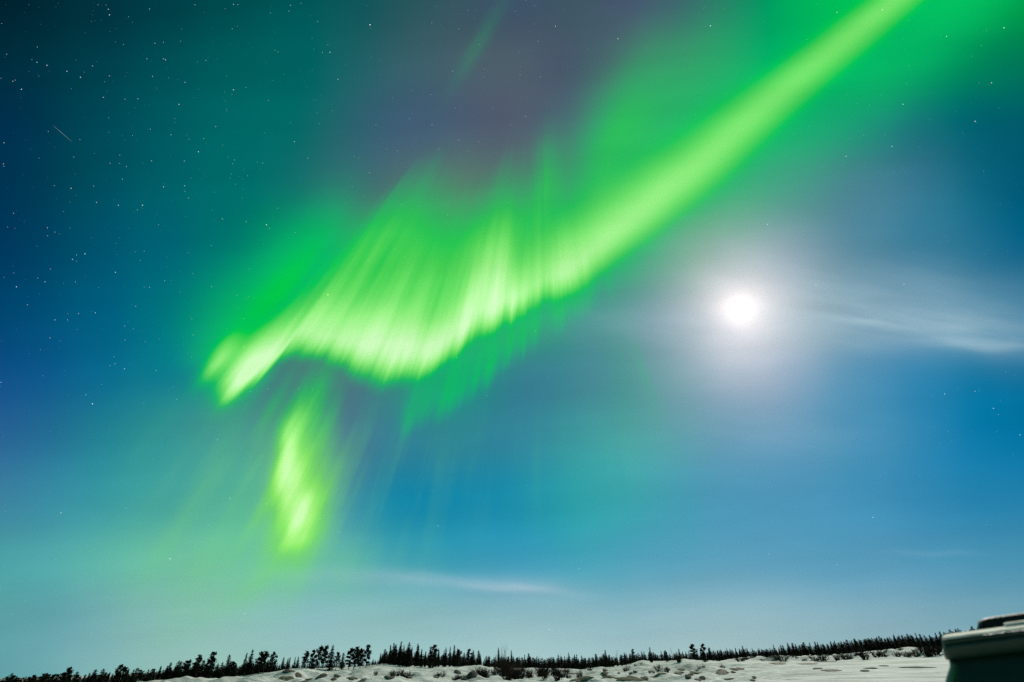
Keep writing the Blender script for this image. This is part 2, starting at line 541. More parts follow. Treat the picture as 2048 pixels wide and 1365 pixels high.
def ground(x, y):
    d = math.hypot(x, y)
    az = math.atan2(x, y)
    if abs(az) > 1.0:
        edge = 1.0 if az > 0 else -1.0
        base = _profile(d, bearing_x(edge))
        k = min(1.0, (abs(az) - 1.0) / 1.2)
        base = base * (1 - k * k * (3 - 2 * k))
    else:
        base = _profile(d, bearing_x(az))
    # drifts, hummocks and sastrugi
    amp = 0.0
    if d > 12:
        amp = min(1.0, (d - 12) / 30.0)
    far = max(0.0, min(1.0, (190 - d) / 80.0))
    x0 = bearing_x(max(-1, min(1, az)))
    flat = max(0.0, min(1.0, (x0 - 1420) / 200.0)) * max(0.0, min(1.0, (80 - d) / 6.0))   # wind-swept lake ice on the right
    n = 0.30 * fbm(x, y, 0.10, 3, 2.0) + 0.17 * fbm(x, y, 0.33, 3, 7.0)
    hum = mnoise.noise(Vector((x * 0.22, y * 0.22, 4.0)))
    n += 0.6 * max(0.0, hum - 0.10)
    h2 = mnoise.noise(Vector((x * 0.55, y * 0.45, 14.0)))
    n += 0.42 * max(0.0, h2 - 0.12) + 0.13 * fbm(x, y, 0.9, 2, 17.0) + 0.10 * abs(mnoise.noise(Vector((x * 1.3, y * 0.7, 31.0))))
    bank = max(0.0, min(1.0, (x0 - 1430) / 80.0)) * max(0.0, 1.0 - abs(d - 86) / 16.0)
    n = (n - 0.18) * (1.0 if d < 60 else max(0.4, 1.0 - (d - 60) / 14.0))
    n += 0.02 * fbm(x * 0.4, y, 1.4, 3, 3.0)
    n += bank * (1.1 * max(0.0, mnoise.noise(Vector((x * 0.3, y * 0.3, 21.0)))) + 0.35 * fbm(x, y, 0.8, 2, 5.5) - 0.25)
    flat = flat * (1 - bank)
    lake = 0.045 * fbm(x * 0.12, y * 0.9, 0.7, 4, 9.0) + 0.03 * mnoise.noise(Vector((x * 0.05, y * 0.5, 1.0)))
    return base + amp * far * (n * (1 - flat) + lake * flat) + (1 - amp) * 0.02 * fbm(x, y, 0.8, 3, 5.0)


LD = [math.log(r[0]) for r in RINGS]


def _profile(d, x):
    if d <= 10: return 0.0
    if d < 34:
        z = ring_z(0, x)
        t = (d - 10) / 24.0
        return z * t * t * (3 - 2 * t)
    l = math.log(min(d, 5999))
    for k in range(len(LD) - 1):
        if l <= LD[k + 1]:
            t = (l - LD[k]) / (LD[k + 1] - LD[k])
            t = 0.5 * t + 0.5 * t * t * (3 - 2 * t)
            return ring_z(k, x) * (1 - t) + ring_z(k + 1, x) * t
    return ring_z(len(LD) - 1, x)


# snow
snow, nt, b = material('snow', (0.8, 0.8, 0.8), 0.8, 0.15)
t = nt.nodes.new('ShaderNodeTexCoord')
mp = nt.nodes.new('ShaderNodeMapping')
mp.inputs['Scale'].default_value = (0.5, 1.0, 1.0)
nt.links.new(t.outputs['Object'], mp.inputs[0])
n1 = nt.nodes.new('ShaderNodeTexNoise'); n1.inputs['Scale'].default_value = 0.9; n1.inputs['Detail'].default_value = 8; n1.inputs['Roughness'].default_value = 0.62
nt.links.new(mp.outputs[0], n1.inputs['Vector'])
bp = nt.nodes.new('ShaderNodeBump'); bp.inputs['Strength'].default_value = 0.8; bp.inputs['Distance'].default_value = 0.5
nt.links.new(n1.outputs[0], bp.inputs['Height'])
nt.links.new(bp.outputs[0], b.inputs['Normal'])
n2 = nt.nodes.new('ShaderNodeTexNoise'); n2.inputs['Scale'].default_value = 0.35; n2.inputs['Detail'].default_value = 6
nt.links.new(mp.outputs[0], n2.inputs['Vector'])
rp = nt.nodes.new('ShaderNodeValToRGB')  # darker noise patches: thin snow, plus snow shadows put into the colour
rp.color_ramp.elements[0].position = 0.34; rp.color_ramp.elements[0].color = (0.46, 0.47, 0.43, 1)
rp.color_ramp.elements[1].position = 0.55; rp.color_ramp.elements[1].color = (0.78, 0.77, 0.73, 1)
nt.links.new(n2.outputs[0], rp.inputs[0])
n3 = nt.nodes.new('ShaderNodeTexNoise'); n3.inputs['Scale'].default_value = 1.7; n3.inputs['Detail'].default_value = 9; n3.inputs['Roughness'].default_value = 0.68
nt.links.new(mp.outputs[0], n3.inputs['Vector'])
rd = nt.nodes.new('ShaderNodeValToRGB')                     # grass tips and grit breaking the crust
rd.color_ramp.elements[0].position = 0.625; rd.color_ramp.elements[0].color = (0, 0, 0, 1)
rd.color_ramp.elements[1].position = 0.70; rd.color_ramp.elements[1].color = (1, 1, 1, 1)
nt.links.new(n3.outputs[0], rd.inputs[0])
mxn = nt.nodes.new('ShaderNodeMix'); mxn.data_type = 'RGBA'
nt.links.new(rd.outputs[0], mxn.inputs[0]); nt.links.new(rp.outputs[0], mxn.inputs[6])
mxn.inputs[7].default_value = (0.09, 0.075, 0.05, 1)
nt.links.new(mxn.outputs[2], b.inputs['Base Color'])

azs = []
a = -math.pi
while a < math.pi - 1e-6:
    azs.append(a)
    a += R(0.14) if -0.86 < a < 0.86 else R(2.5)
dists = [0.0, 0.8, 1.6, 2.5, 4, 6, 8, 10, 12, 15, 18, 21, 24, 27]
d = 30.0
while d < 125:
    dists.append(d); d *= 1.0085
while d < 6000:
    dists.append(d); d *= 1.12
dists.append(6000)
V = [(0, 0, ground(0, 0.01))]
F = []
na = len(azs)
for d in dists[1:]:
    for a in azs:
        x, y = d * math.sin(a), d * math.cos(a)
        V.append((x, y, ground(x, y)))
for j in range(na):
    F.append((0, 1 + (j + 1) % na, 1 + j))
for i in range(len(dists) - 2):
    b0 = 1 + i * na
    b1 = b0 + na
    for j in range(na):
        k = (j + 1) % na
        F.append((b0 + j, b0 + k, b1 + k, b1 + j))
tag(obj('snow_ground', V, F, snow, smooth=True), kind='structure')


# =================================================================== vegetation
needle = mottled('needle_foliage', (0.006, 0.010, 0.005), (0.020, 0.024, 0.010), 2.2, 0.9, 0.1, random_tint=0.35)
bark = mottled('bark', (0.02, 0.016, 0.012), (0.045, 0.036, 0.028), 5.0, 0.95, 0.1)
pale_bark = mottled('pale_bark', (0.10, 0.09, 0.07), (0.05, 0.045, 0.035), 6.0, 0.9, 0.1)
twig = mottled('twig', (0.035, 0.022, 0.012), (0.06, 0.040, 0.022), 6.0, 0.95, 0.1)
twig_dark = mottled('twig_dark', (0.014, 0.013, 0.009), (0.03, 0.025, 0.017), 6.0, 0.95, 0.1)


class Buf:
    def __init__(self):
        self.v = []
        self.f = []

    def quad(self, c, u, w):
        n = len(self.v)
        self.v += [tuple(c - u), tuple(c - w * 0.9), tuple(c + u), tuple(c + w)]
        self.f.append((n, n + 1, n + 2, n + 3))

    def tube(self, pts, radii, sides=5):
        base = len(self.v)
        for i, (p, r) in enumerate(zip(pts, radii)):
            dirv = (pts[min(i + 1, len(pts) - 1)] - pts[max(i - 1, 0)]).normalized()
            a = dirv.orthogonal().normalized()
            b = dirv.cross(a)
            for k in range(sides):
                t = 2 * math.pi * k / sides
                self.v.append(tuple(p + a * (math.cos(t) * r) + b * (math.sin(t) * r)))
        for i in range(len(pts) - 1):
            for k in range(sides):
                k2 = (k + 1) % sides
                self.f.append((base + i * sides + k, base + i * sides + k2, base + (i + 1) * sides + k2, base + (i + 1) * sides + k))
        self.f.append(tuple(base + (len(pts) - 1) * sides + k for k in range(sides)))

    def obj(self, name, mat, parent=None):
        return obj(name, self.v, self.f, mat, parent)


def rv(rng):
    while True:
        v = Vector((rng.uniform(-1, 1), rng.uniform(-1, 1), rng.uniform(-1, 1)))
        if 0.05 < v.length < 1: return v.normalized()


def needles(buf, rng, c, size, n, stretch=Vector((0, 0, 0))):
    for _ in range(n):
        o = rv(rng) * size * rng.random() ** 0.5
        u = (rv(rng) + stretch).normalized() * size * rng.uniform(0.35, 0.7)
        w = u.orthogonal().normalized()
        w.rotate(Matrix.Rotation(rng.uniform(0, 6.28), 3, u))
        buf.quad(c + o, u, w * size * rng.uniform(0.22, 0.42))


def spruce(seed, H=6.5, spread=0.85, bare=0.08, gaps=0.12, clubbed=0.0, density=1.0, step=1.0):
    """black spruce: thin irregular spire, dense tuft at the top"""
    rng = random.Random(seed)
    tr, cr = Buf(), Buf()
    bend = Vector((rng.uniform(-1, 1), rng.uniform(-1, 1), 0)) * 0.12

    def stem(t): return Vector((bend.x * math.sin(t * 3), bend.y * math.sin(t * 2.3), t * H))
    tr.tube([stem(i / 8) for i in range(9)], [0.085 * (1 - i / 8) + 0.012 for i in range(9)], 5)
    h = bare * H
    while h < H * 0.985:
        t = h / H
        L = 1.45 * spread * (0.08 + 0.92 * (1 - t) ** 0.85) * min(1.0, 0.5 + (t - bare) * 3)
        if clubbed and t > 0.84: L *= 1.0 + clubbed
        nb = 5 if t < 0.8 else 4
        az0 = rng.uniform(0, 6.28)
        for k in range(nb):
            if rng.random() < gaps: continue
            az = az0 + k * 6.28 / nb + rng.uniform(-0.4, 0.4)
            l = L * rng.uniform(0.55, 1.2)
            droop = rng.uniform(-0.45, 0.05) if t < 0.75 else rng.uniform(0.0, 0.6)
            dv = Vector((math.cos(az), math.sin(az), droop)).normalized()
            base = stem(t)
            for q in (0.35, 0.7, 1.0):
                c = base + dv * l * q
                sz = step ** 0.6 * (0.24 + 0.24 * l * (1.3 - q)) * (1.1 - 0.55 * t)
                needles(cr, rng, c, sz, max(2, int(4 * density)), dv * 0.8)
        h += H * rng.uniform(0.022, 0.038) * step
    for _ in range(6):
        c = stem(rng.uniform(0.95, 1.0))
        cr.quad(c + Vector((0, 0, 0.12)), Vector((rng.uniform(-.05, .05), rng.uniform(-.05, .05), 0.2)), rv(rng) * 0.07)
    return tr, cr


def jack_pine(seed, H=7.0, bare=0.3, spread=1.35, clumps=26):
    """jack pine: bare lower stem, open crown of separate needle clumps"""
    rng = random.Random(seed)
    tr, cr = Buf(), Buf()
    bend = Vector((rng.uniform(-1, 1), rng.uniform(-1, 1), 0)) * 0.28

    def stem(t): return Vector((bend.x * math.sin(t * 2.6), bend.y * math.sin(t * 2.2), t * H))
    tr.tube([stem(i / 8) for i in range(9)], [0.10 * (1 - i / 8) + 0.018 for i in range(9)], 6)
    for i in range(clumps):
        t = bare + (1 - bare) * ((i + rng.random()) / clumps)
        prof = math.sin(min(1.0, (1.02 - t) / (1 - bare) * 1.25 + 0.16) * 1.57)
        l = spread * prof * rng.uniform(0.35, 1.1)
        az = rng.uniform(0, 6.28)
        up = rng.uniform(0.0, 0.55)
        base = stem(max(0.05, t - 0.04))
        tip = base + Vector((math.cos(az) * l, math.sin(az) * l, up * l + 0.1))
        mid = (base + tip) * 0.5 + Vector((0, 0, -0.05))
        tr.tube([base, mid, tip], [0.028, 0.02, 0.009], 4)
        for q in (0.55, 0.85, 1.05):
            needles(cr, rng, base.lerp(tip, q) + Vector((0, 0, 0.05)), rng.uniform(0.30, 0.52), 13, Vector((0, 0, 0.35)))
    needles(cr, rng, stem(0.985), 0.26, 12, Vector((0, 0, 0.8)))
    # dead lower limbs
    for _ in range(6):
        t = rng.uniform(0.1, bare + 0.1)
        az = rng.uniform(0, 6.28)
        b0 = stem(t)
        tr.tube([b0, b0 + Vector((math.cos(az), math.sin(az), -0.1)) * rng.uniform(0.3, 0.8)], [0.015, 0.005], 4)
    return tr, cr


def twiggy(seed, H, nstem, spread, r0, depth=3, up=0.75, fan=0.55):
    """leafless shrub or birch: stems that fork into twigs"""
    rng = random.Random(seed)
    st, tw = Buf(), Buf()

    def grow(p, dv, l, r, lev):
        pts = [p]
        rad = [r]
        cur = p
        for i in range(3):
            dv = (dv + rv(rng) * 0.16 + Vector((0, 0, 0.06))).normalized()
            cur = cur + dv * l / 3
            pts.append(cur)
            rad.append(r * (1 - 0.2 * (i + 1)))
        (st if lev == 0 else tw).tube(pts, rad, 4)
        if lev < depth:
            for i in range(rng.choice((2, 3, 3))):
                q = pts[rng.choice((1, 2, 3, 3))]
                nd = (dv + rv(rng) * fan + Vector((0, 0, 0.12))).normalized()
                grow(q, nd, l * rng.uniform(0.5, 0.75), r * 0.5, lev + 1)
    for i in range(nstem):
        az = rng.uniform(0, 6.28)
        o = Vector((math.cos(az), math.sin(az), 0)) * rng.uniform(0, 0.3) * spread
        dv = Vector((math.cos(az) * (1 - up), math.sin(az) * (1 - up), up)).normalized()
        grow(o, dv, H * rng.uniform(0.35, 0.5), r0, 0)
    return st, tw


def make(name, bufs, mats, parts):
    root = empty(name, (0, 0, -1000))
    for bf, m, p in zip(bufs, mats, parts):
        bf.obj(p, m, root)
    h = max(v[2] for bf in bufs for v in bf.v)
    return root, h


PROTO = {}
for i in range(5):
    PROTO['spruce%d' % i] = ('spruce_tree', spruce(20 + i, 6.5, 0.62 + 0.13 * i, 0.05 + 0.03 * (i % 3), 0.10 + 0.05 * (i % 2), clubbed=0.6 * (i % 3 == 2)), (bark, needle), ('trunk', 'crown'))
for i in range(2):
    PROTO['spire%d' % i] = ('spruce_tree', spruce(40 + i, 6.5, 0.40 + 0.06 * i, 0.08, 0.2, clubbed=0.3, density=0.8), (bark, needle), ('trunk', 'crown'))
for i in range(5):
    PROTO['pine%d' % i] = ('pine_tree', jack_pine(60 + i, 7.0, (0.30, 0.22, 0.38, 0.18, 0.26)[i], (1.6, 1.4, 1.5, 1.8, 1.55)[i], (26, 24, 20, 34, 30)[i]), (bark, needle), ('trunk', 'crown'))
PROTO['birch0'] = ('birch_tree', twiggy(90, 7.0, 2, 0.4, 0.11, 4, 0.93, 0.45), (pale_bark, twig), ('trunk', 'branches'))
PROTO['birch1'] = ('birch_tree', twiggy(93, 7.0, 2, 0.3, 0.10, 4, 0.96, 0.4), (pale_bark, twig), ('trunk', 'branches'))
PROTO['dead0'] = ('dead_tree', twiggy(97, 7.0, 1, 0.2, 0.10, 2, 0.97, 0.5), (pale_bark, pale_bark), ('trunk', 'branches'))
for i in range(3):
    PROTO['shrub%d' % i] = ('willow_shrub', twiggy(110 + i, 1.3, 18 + 4 * i, 1.1, 0.045, 3, 0.62 + 0.06 * i, 0.7), (twig_dark, twig_dark), ('stems', 'twigs'))
PROTO['shrub3'] = ('willow_shrub', twiggy(120, 1.6, 26, 1.3, 0.045, 3, 0.7, 0.7), (twig, twig), ('stems', 'twigs'))
BUILT = {}


def place(kind, x, dist, label, cat, group=None, top=None, size=None, wide=1.0, rng=random):
    """stand a plant on the ground on the bearing of image x; top = pixel row its tip is scaled to"""
    name, bufs, mats, parts = PROTO[kind]
    az_d = bearing(x)
    gx, gy = az_d.x * dist, az_d.y * dist
    gz = ground(gx, gy)
    if top is not None:
        v = (682.5 - top) / 1024
        q = Vector((gx, gy, -CAM_H))
        z = (v * q.dot(AX_F) - q.dot(AX_U)) / (AX_U.z - v * AX_F.z)
        size = max(0.8, z - gz)
    first = kind not in BUILT
    if first:
        BUILT[kind] = make(name, bufs, mats, parts)
        root = BUILT[kind][0]
    else:
        src = BUILT[kind][0]
        root = src.copy()
        COL.objects.link(root)
        for ch in list(src.children):
            c = ch.copy()
            COL.objects.link(c)
            c.parent = root
    for k in ('label', 'category', 'group', 'kind'):
        if k in root: del root[k]
    s = size / BUILT[kind][1]
    root.location = (gx, gy, gz - 0.05)
    root.rotation_euler = (rng.uniform(-.03, .03), rng.uniform(-.03, .03), rng.uniform(0, 6.28))
    root.scale = (s * wide, s * wide, s)
    tag(root, label, cat, group)
    return root


rng = random.Random(5)
SP = ['spruce0', 'spruce1', 'spruce2', 'spruce3', 'spruce4']
PN = ['pine0', 'pine1', 'pine2', 'pine3', 'pine4']


def strip(x0, x1, step, tab, kinds, dists, jit, label, cat, group, wide=(0.85, 1.2)):
    x = x0
    while x < x1:
        xx = x + rng.uniform(-0.4, 0.4) * step
        top = lerp_tab(tab, xx) + rng.uniform(*jit)
        place(rng.choice(kinds), xx, rng.uniform(*dists), label, cat, group, top=top, wide=rng.uniform(*wide), rng=rng)
        x += step * rng.uniform(0.8, 1.2)


# ---- left end of the skyline: mixed wood sinking out of the frame
LEFT = [(-30,1352),(60,1349),(130,1340),(200,1337),(240,1331),(300,1331),(330,1322),(355,1318),(400,1316),(450,1318),(480,1314),(520,1308),(560,1312)]
strip(-20, 300, 9, LEFT, SP + PN[:3], (56, 82), (-2, 10), 'small dark conifer in the low wood on the far left skyline', 'tree', 'conifers in the low wood at the far left', (1.4, 2.1))
strip(300, 470, 9, LEFT, SP + PN[:2], (68, 84), (-1, 12), 'dark conifer in the thick row left of the snowy hummock', 'tree', 'conifers left of the snowy hummock', (1.25, 1.9))
# named trees of the left wood (image x, tip pixel row)
for k, x, tip, dd, lab, wd in [
    ('spruce3', 20, 1344, 86, 'bushy conifer at the left picture edge standing clear of its neighbours', 1.5),
    ('pine3', 132, 1332, 84, 'round topped conifer rising alone above the low left wood', 1.2),
    ('pine2', 236, 1327, 84, 'leaning pine breaking the skyline of the low left wood', 1.0),
    ('pine0', 393, 1307, 74, 'slender pine with a club shaped top on the left wood edge', 0.8),
    ('pine1', 418, 1302, 74, 'taller broad pine with a ragged flat top left of the spruce spires', 1.0),
    ('spruce2', 452, 1307, 75, 'pointed spruce between the broad pine and the twin spires', 1.0),
    ('spire1', 487, 1304, 76, 'thin pale topped spruce left of the tall leaning spruce', 1.1),
    ('spruce1', 497, 1297, 72, 'tall leaning spruce with a sharp tip above bare trunks on snow', 1.0),
    ('pine4', 518, 1300, 71, 'pine with two round clumps just right of the sharp tipped spruce', .9),
    ('pine0', 527, 1300, 70, 'pine standing right at the snow edge with its bare trunk showing', .9),
    ('pine2', 540, 1301, 72, 'open crowned pine at the right end of the left wood', .9),
]:
    place(k, x, dd, lab, 'tree', top=tip, wide=wd * 1.3, rng=rng)
strip(465, 550, 8, [(465,1322),(550,1318)], SP, (76, 84), (-4, 6), 'short dark spruce filling in below the taller pines of the left wood', 'tree', 'short spruces under the left pines', (1.4, 1.9))
# low dark row behind the hummock
strip(555, 625, 7.5, [(555,1316),(575,1308),(582,1306),(600,1310),(625,1312)], SP + ['spire0'], (94, 104), (-3, 8), 'low spruce in the short row behind the snowy hummock', 'tree', 'low spruces behind the hummock', (0.8, 1.2))
# the two clumps on the snow
for k, x, tip, dd, lab, wd in [
    ('pine0', 610, 1300, 72, 'left pine of the tall five pine clump on the snow', .9),
    ('pine1', 621, 1298, 72, 'pine with tufted top second in the tall clump on snow', .9),
    ('pine3', 637, 1289, 70, 'tall dense pine in the middle of the five pine clump', .8),
    ('pine4', 645, 1288, 71, 'tallest narrow pine in the five pine clump', .7),
    ('spruce4', 660, 1288, 69, 'tall dark pine right of the gap in the five pine clump', .8),
    ('pine2', 671, 1302, 70, 'shorter pine tinged brown at the right foot of the tall clump', .9),
    ('spruce2', 683, 1304, 78, 'lone pointed spruce between the two pine clumps', 1.0),
    ('pine4', 697, 1293, 71, 'ragged pine leading the second clump on the snow', .95),
    ('pine0', 707, 1291, 70, 'broad pine with low branches in the second clump on snow', 1.0),
    ('pine3', 720, 1295, 71, 'dense middle pine of the second clump on snow', .9),
    ('pine1', 731, 1288, 69, 'tallest pine at the right side of the second clump on snow', .95),
]:
    place(k, x, dd, lab, 'tree', top=tip, wide=wd * 1.3, rng=rng)
strip(742, 760, 7, [(742,1318),(760,1318)], SP, (95, 100), (-3, 4), 'tiny spruce in the gap between second clump and central grove', 'tree', 'tiny spruces in the gap', (1, 1.4))
# ---- central grove
GROVE = [(755,1306),(764,1294),(772,1288),(782,1286),(795,1284),(805,1286),(815,1283),(832,1288),(850,1295),(866,1290),(880,1296),(895,1291),(908,1290),(920,1297),(936,1297),(945,1299),(960,1302),(968,1309)]
strip(757, 968, 8, GROVE, SP + ['spire0', 'spire1'], (72, 82), (0, 9), 'dark spruce of the dense central grove above white snow', 'tree', 'spruces of the central grove', (1.0, 1.45))
for k, x, tip, dd, lab, wd in [
    ('spruce1', 784, 1284, 72, 'thick topped spruce at the left shoulder of the central grove', .9),
    ('spire1', 798, 1281, 73, 'needle thin spire that is among the highest of the central grove', 1.0),
    ('spruce3', 814, 1282, 72, 'broad tall spruce crowning the middle of the central grove', .9),
    ('spire0', 832, 1286, 72, 'narrow dark spire right of the grove top', 1.2),
    ('pine1', 866, 1288, 70, 'flat topped pine standing in front of the central grove', 1.0),
    ('spire1', 908, 1289, 72, 'single high spire in the right half of the central grove', 1.2),
    ('pine0', 918, 1297, 71, 'round bushy pine right of the single high spire', 1.0),
    ('pine2', 937, 1296, 71, 'flat headed pine near the right end of the grove', .9),
    ('spruce2', 957, 1299, 72, 'pointed spruce closing the right end of the central grove', .9),
]:
    place(k, x, dd, lab, 'tree', top=tip, wide=wd * 1.3, rng=rng)
# ---- low wood right of the grove, bare birches
for k, x, tip, dd, lab, wd in [
    ('birch0', 1004, 1281, 66, 'tall bare twiggy birch right of the central grove', .75),
    ('birch1', 1013, 1292, 68, 'brown leafless birch leaning over the willow thicket', 1.0),
    ('birch1', 994, 1304, 70, 'small bare birch at the grove edge beside the dark gap', .8),
    ('spire0', 998, 1294, 72, 'thin dark spire standing next to the tall bare birch', 1.4),
    ('spire1', 1023, 1299, 76, 'thin spire between the bare birch and the far tree row', 1.3),
    ('birch1', 1121, 1303, 84, 'faint bare treetop poking above the far row of small spruces', .6),
    ('dead0', 1076, 1307, 88, 'dead leafless stem in the far row of small spruces', .7),
    ('spruce4', 1212, 1298, 80, 'pointed dark spruce standing high above the far spruce row', .9),
    ('dead0', 1234, 1299, 86, 'dead bare pole tree between two taller spruces', .9),
    ('pine1', 1267, 1297, 80, 'ragged tall spruce above the left snow mound', .9),
    ('spire1', 1303, 1293, 77, 'dark double spire behind the snow mound', 1.5),
    ('pine3', 1333, 1299, 75, 'round headed pine on the snow mound with its trunk showing', .9),
    ('dead0', 1348, 1291, 80, 'thin dead stem standing just left of the pointed mound spruce', .6),
    ('spruce2', 1361, 1296, 76, 'pointed spruce to the right of the mound pine', .9),
    ('pine4', 1389, 1286, 76, 'bigger of the twin tall pines at the start of the right ridge', 1.35),
    ('pine1', 1410, 1286, 77, 'smaller of the twin tall pines at the start of the right ridge', 1.1),
]:
    place(k, x, dd, lab, 'tree', top=tip, wide=wd, rng=rng)
MID = [(970,1312),(1000,1312),(1040,1312),(1060,1310),(1075,1316),(1120,1312),(1140,1310),(1165,1314),(1190,1311),(1210,1306),(1230,1312),(1245,1306),(1270,1303),(1290,1306),(1310,1304),(1340,1306),(1370,1304),(1395,1302),(1425,1300)]
strip(972, 1425, 8.2, MID, SP + ['spire0', 'spire1'], (80, 96), (-6, 6), 'small spruce of the even row behind the snow right of the grove', 'tree', 'small spruces of the middle row', (1.0, 1.6))
# ---- even dark ridge on the right
RIDGE = [(1425,1298),(1450,1298),(1500,1294),(1520,1295),(1560,1293),(1600,1287),(1640,1286),(1660,1284),(1700,1280),(1725,1275),(1760,1273),(1800,1270),(1836,1266),(1860,1272),(1880,1270),(1920,1260),(1945,1257),(1990,1250),(2060,1244)]
strip(1422, 2060, 8.6, RIDGE, SP + ['spire1', 'spruce2', 'spruce3'], (103, 112), (-5, 4), 'small dark spruce of the unbroken right ridge line', 'tree', 'spruces of the right ridge', (0.95, 1.5))

# ---- the wood behind, one dark mass
cr = Buf()
rg = random.Random(77)
srcs = [spruce(200 + i, 6.5, 0.62 + 0.1 * i, 0.02, 0.05, density=0.5, step=2.2) for i in range(4)]
ALLTOP = [(-250,1356),(-60,1350)] + [(x, y + (-3 if x < 100 else 8)) for x, y in LEFT] + [(600,1322),(640,1324),(700,1326),(750,1322)] + [(x, y + 8) for x, y in GROVE[1:]] + [(x, y - 4) for x, y in MID] + [(x, y - 3) for x, y in RIDGE] + [(2300, 1246)]
x = -250
while x < 2200:
    for dd in (98, 106, 114, 122, 130):
        if 560 < x < 755 and dd < 109: continue
        if dd < 116 and x > 1420: dd = 113 + (dd - 98) * 0.3
        xx = x + rg.uniform(-3, 3)
        az_d = bearing(xx)
        g = az_d * (dd + rg.uniform(-4, 4))
        gz = ground(g.x, g.y)
        top = lerp_tab(ALLTOP, xx) + rg.uniform(-1, 8)
        v = (682.5 - top) / 1024
        q = Vector((g.x, g.y, -CAM_H))
        z = (v * q.dot(AX_F) - q.dot(AX_U)) / (AX_U.z - v * AX_F.z)
        s = max(1.2, z - gz) / 6.6
        wd = s * rg.uniform(1.4, 2.0)
        M = Matrix.Translation((g.x, g.y, gz - 0.5)) @ Matrix.Rotation(rg.uniform(0, 6.28), 4, 'Z') @ Matrix.Diagonal((wd, wd, s, 1))
        bf = rg.choice(srcs)[1]
        off = len(cr.v)
        sel = [f for f in bf.f if rg.random() < 0.9]
        cr.v += [tuple(M @ Vector(p)) for p in bf.v]
        cr.f += [tuple(i + off for i in f) for f in sel]
    x += 7
tag(cr.obj('far_wood', needle), 'dense dark spruce wood forming one mass behind the tree lines', 'wood', kind='stuff')

# ---- leafless willows poking through the snow: (shrub, x, distance, height m, width, label)
for k, x, dd, h, w, lab in [
    ('shrub1', 808, 44, 0.55, 1.2, 'low dark shrub below the central grove near the picture bottom'),
    ('shrub0', 882, 50, 0.75, 1.1, 'dark twiggy shrub on the snow left of the grey boulders'),
    ('shrub2', 914, 42, 0.5, 1.6, 'flat wide shrub at the very bottom below the grey boulders'),
    ('shrub2', 862, 66, 0.7, 1.6, 'dense dark shrub mound right under the flat topped grove pine'),
    ('shrub1', 968, 50, 1.15, 1.4, 'dark willow clump left of the big brown thicket'),
    ('shrub3', 1014, 50, 1.5, 1.2, 'big brown willow thicket in the hollow under the bare birch'),
    ('shrub3', 1036, 48, 1.35, 1.2, 'dense brown willow on the right flank of the big thicket'),
    ('shrub3', 1006, 60, 1.9, 1.0, 'tall brown willow rising just below the bare birch'),
    ('shrub0', 1058, 52, 0.9, 1.1, 'spiky shrub on the drift right of the brown thicket'),
    ('shrub2', 1088, 54, 1.1, 1.3, 'broad grey brown shrub between two drifts right of the thicket'),
    ('shrub1', 1108, 56, 0.95, 1.3, 'smaller shrub touching the right side of the broad grey brown one'),
    ('shrub0', 1134, 60, 0.7, 1.0, 'low shrub at the foot of the even spruce row'),
    ('shrub1', 1158, 52, 1.1, 0.6, 'upright thin shrub beside the olive rock patch'),
    ('shrub2', 1178, 62, 0.45, 1.5, 'flat dark shrub under the far spruce row'),
    ('shrub1', 1208, 62, 0.5, 1.2, 'tiny dark shrub on open snow left of the mound'),
    ('shrub2', 1250, 60, 0.75, 1.1, 'dark shrub on the shaded left slope of the mound'),
    ('shrub0', 1314, 58, 0.75, 1.0, 'small spiky shrub below the mound pine'),
    ('shrub1', 1331, 58, 0.8, 0.8, 'upright shrub right of the small spiky one below the mound'),
    ('shrub3', 1358, 68, 1.1, 1.0, 'rounded bush at the crest right of the mound pine'),
    ('shrub0', 1399, 57, 0.8, 1.1, 'lone round shrub on open snow below the twin pines'),
    ('shrub1', 1508, 84, 0.9, 1.3, 'bush at the lake shore under the start of the right ridge'),
    ('shrub2', 1538, 82, 0.9, 1.3, 'bush standing on the snowy shore bank right of the first one'),
    ('shrub0', 1556, 84, 0.9, 1.1, 'pair mate bush close to the bank bush under the ridge'),
    ('shrub1', 1486, 80, 0.5, 1.6, 'low flat bush at the left end of the shore bank'),
    ('shrub2', 1726, 80, 0.5, 1.5, 'low bush under the dark rock ledge of the right bank'),
    ('shrub0', 1752, 78, 1.15, 1.1, 'large dark bush on the right bank'),
    ('shrub1', 1766, 78, 1.0, 1.0, 'spreading bare bush right of the large dark bank bush'),
    ('shrub2', 1794, 79, 0.75, 1.6, 'left bush of the dark hedge along the bank foot'),
    ('shrub0', 1812, 79, 0.8, 1.6, 'second bush of the dark hedge along the bank foot'),
    ('shrub1', 1832, 79, 0.75, 1.6, 'third bush of the dark hedge along the bank foot'),
    ('shrub2', 1856, 78, 1.2, 1.3, 'tall bush at the right end of the bank hedge'),
    ('shrub0', 1874, 78, 1.1, 1.3, 'bush half hidden beside the green bin'),
    ('shrub1', 574, 66, 0.5, 1.6, 'dark low shrub on the snowy hummock'),
    ('shrub2', 624, 69, 0.7, 2.0, 'wide dark brush under the tall five pine clump'),
    ('shrub1', 752, 58, 0.5, 1.2, 'small dark shrub below the gap in the trees'),
    ('shrub0', 776, 54, 0.4, 1.0, 'very small shrub on open snow below the grove'),
    ('shrub1', 690, 48, 0.4, 1.0, 'tiny shrub near the bottom edge under the second clump'),
]:
    place(k, x, dd, lab, 'shrub', 'leafless willows on the snow', size=h, wide=w, rng=rng)

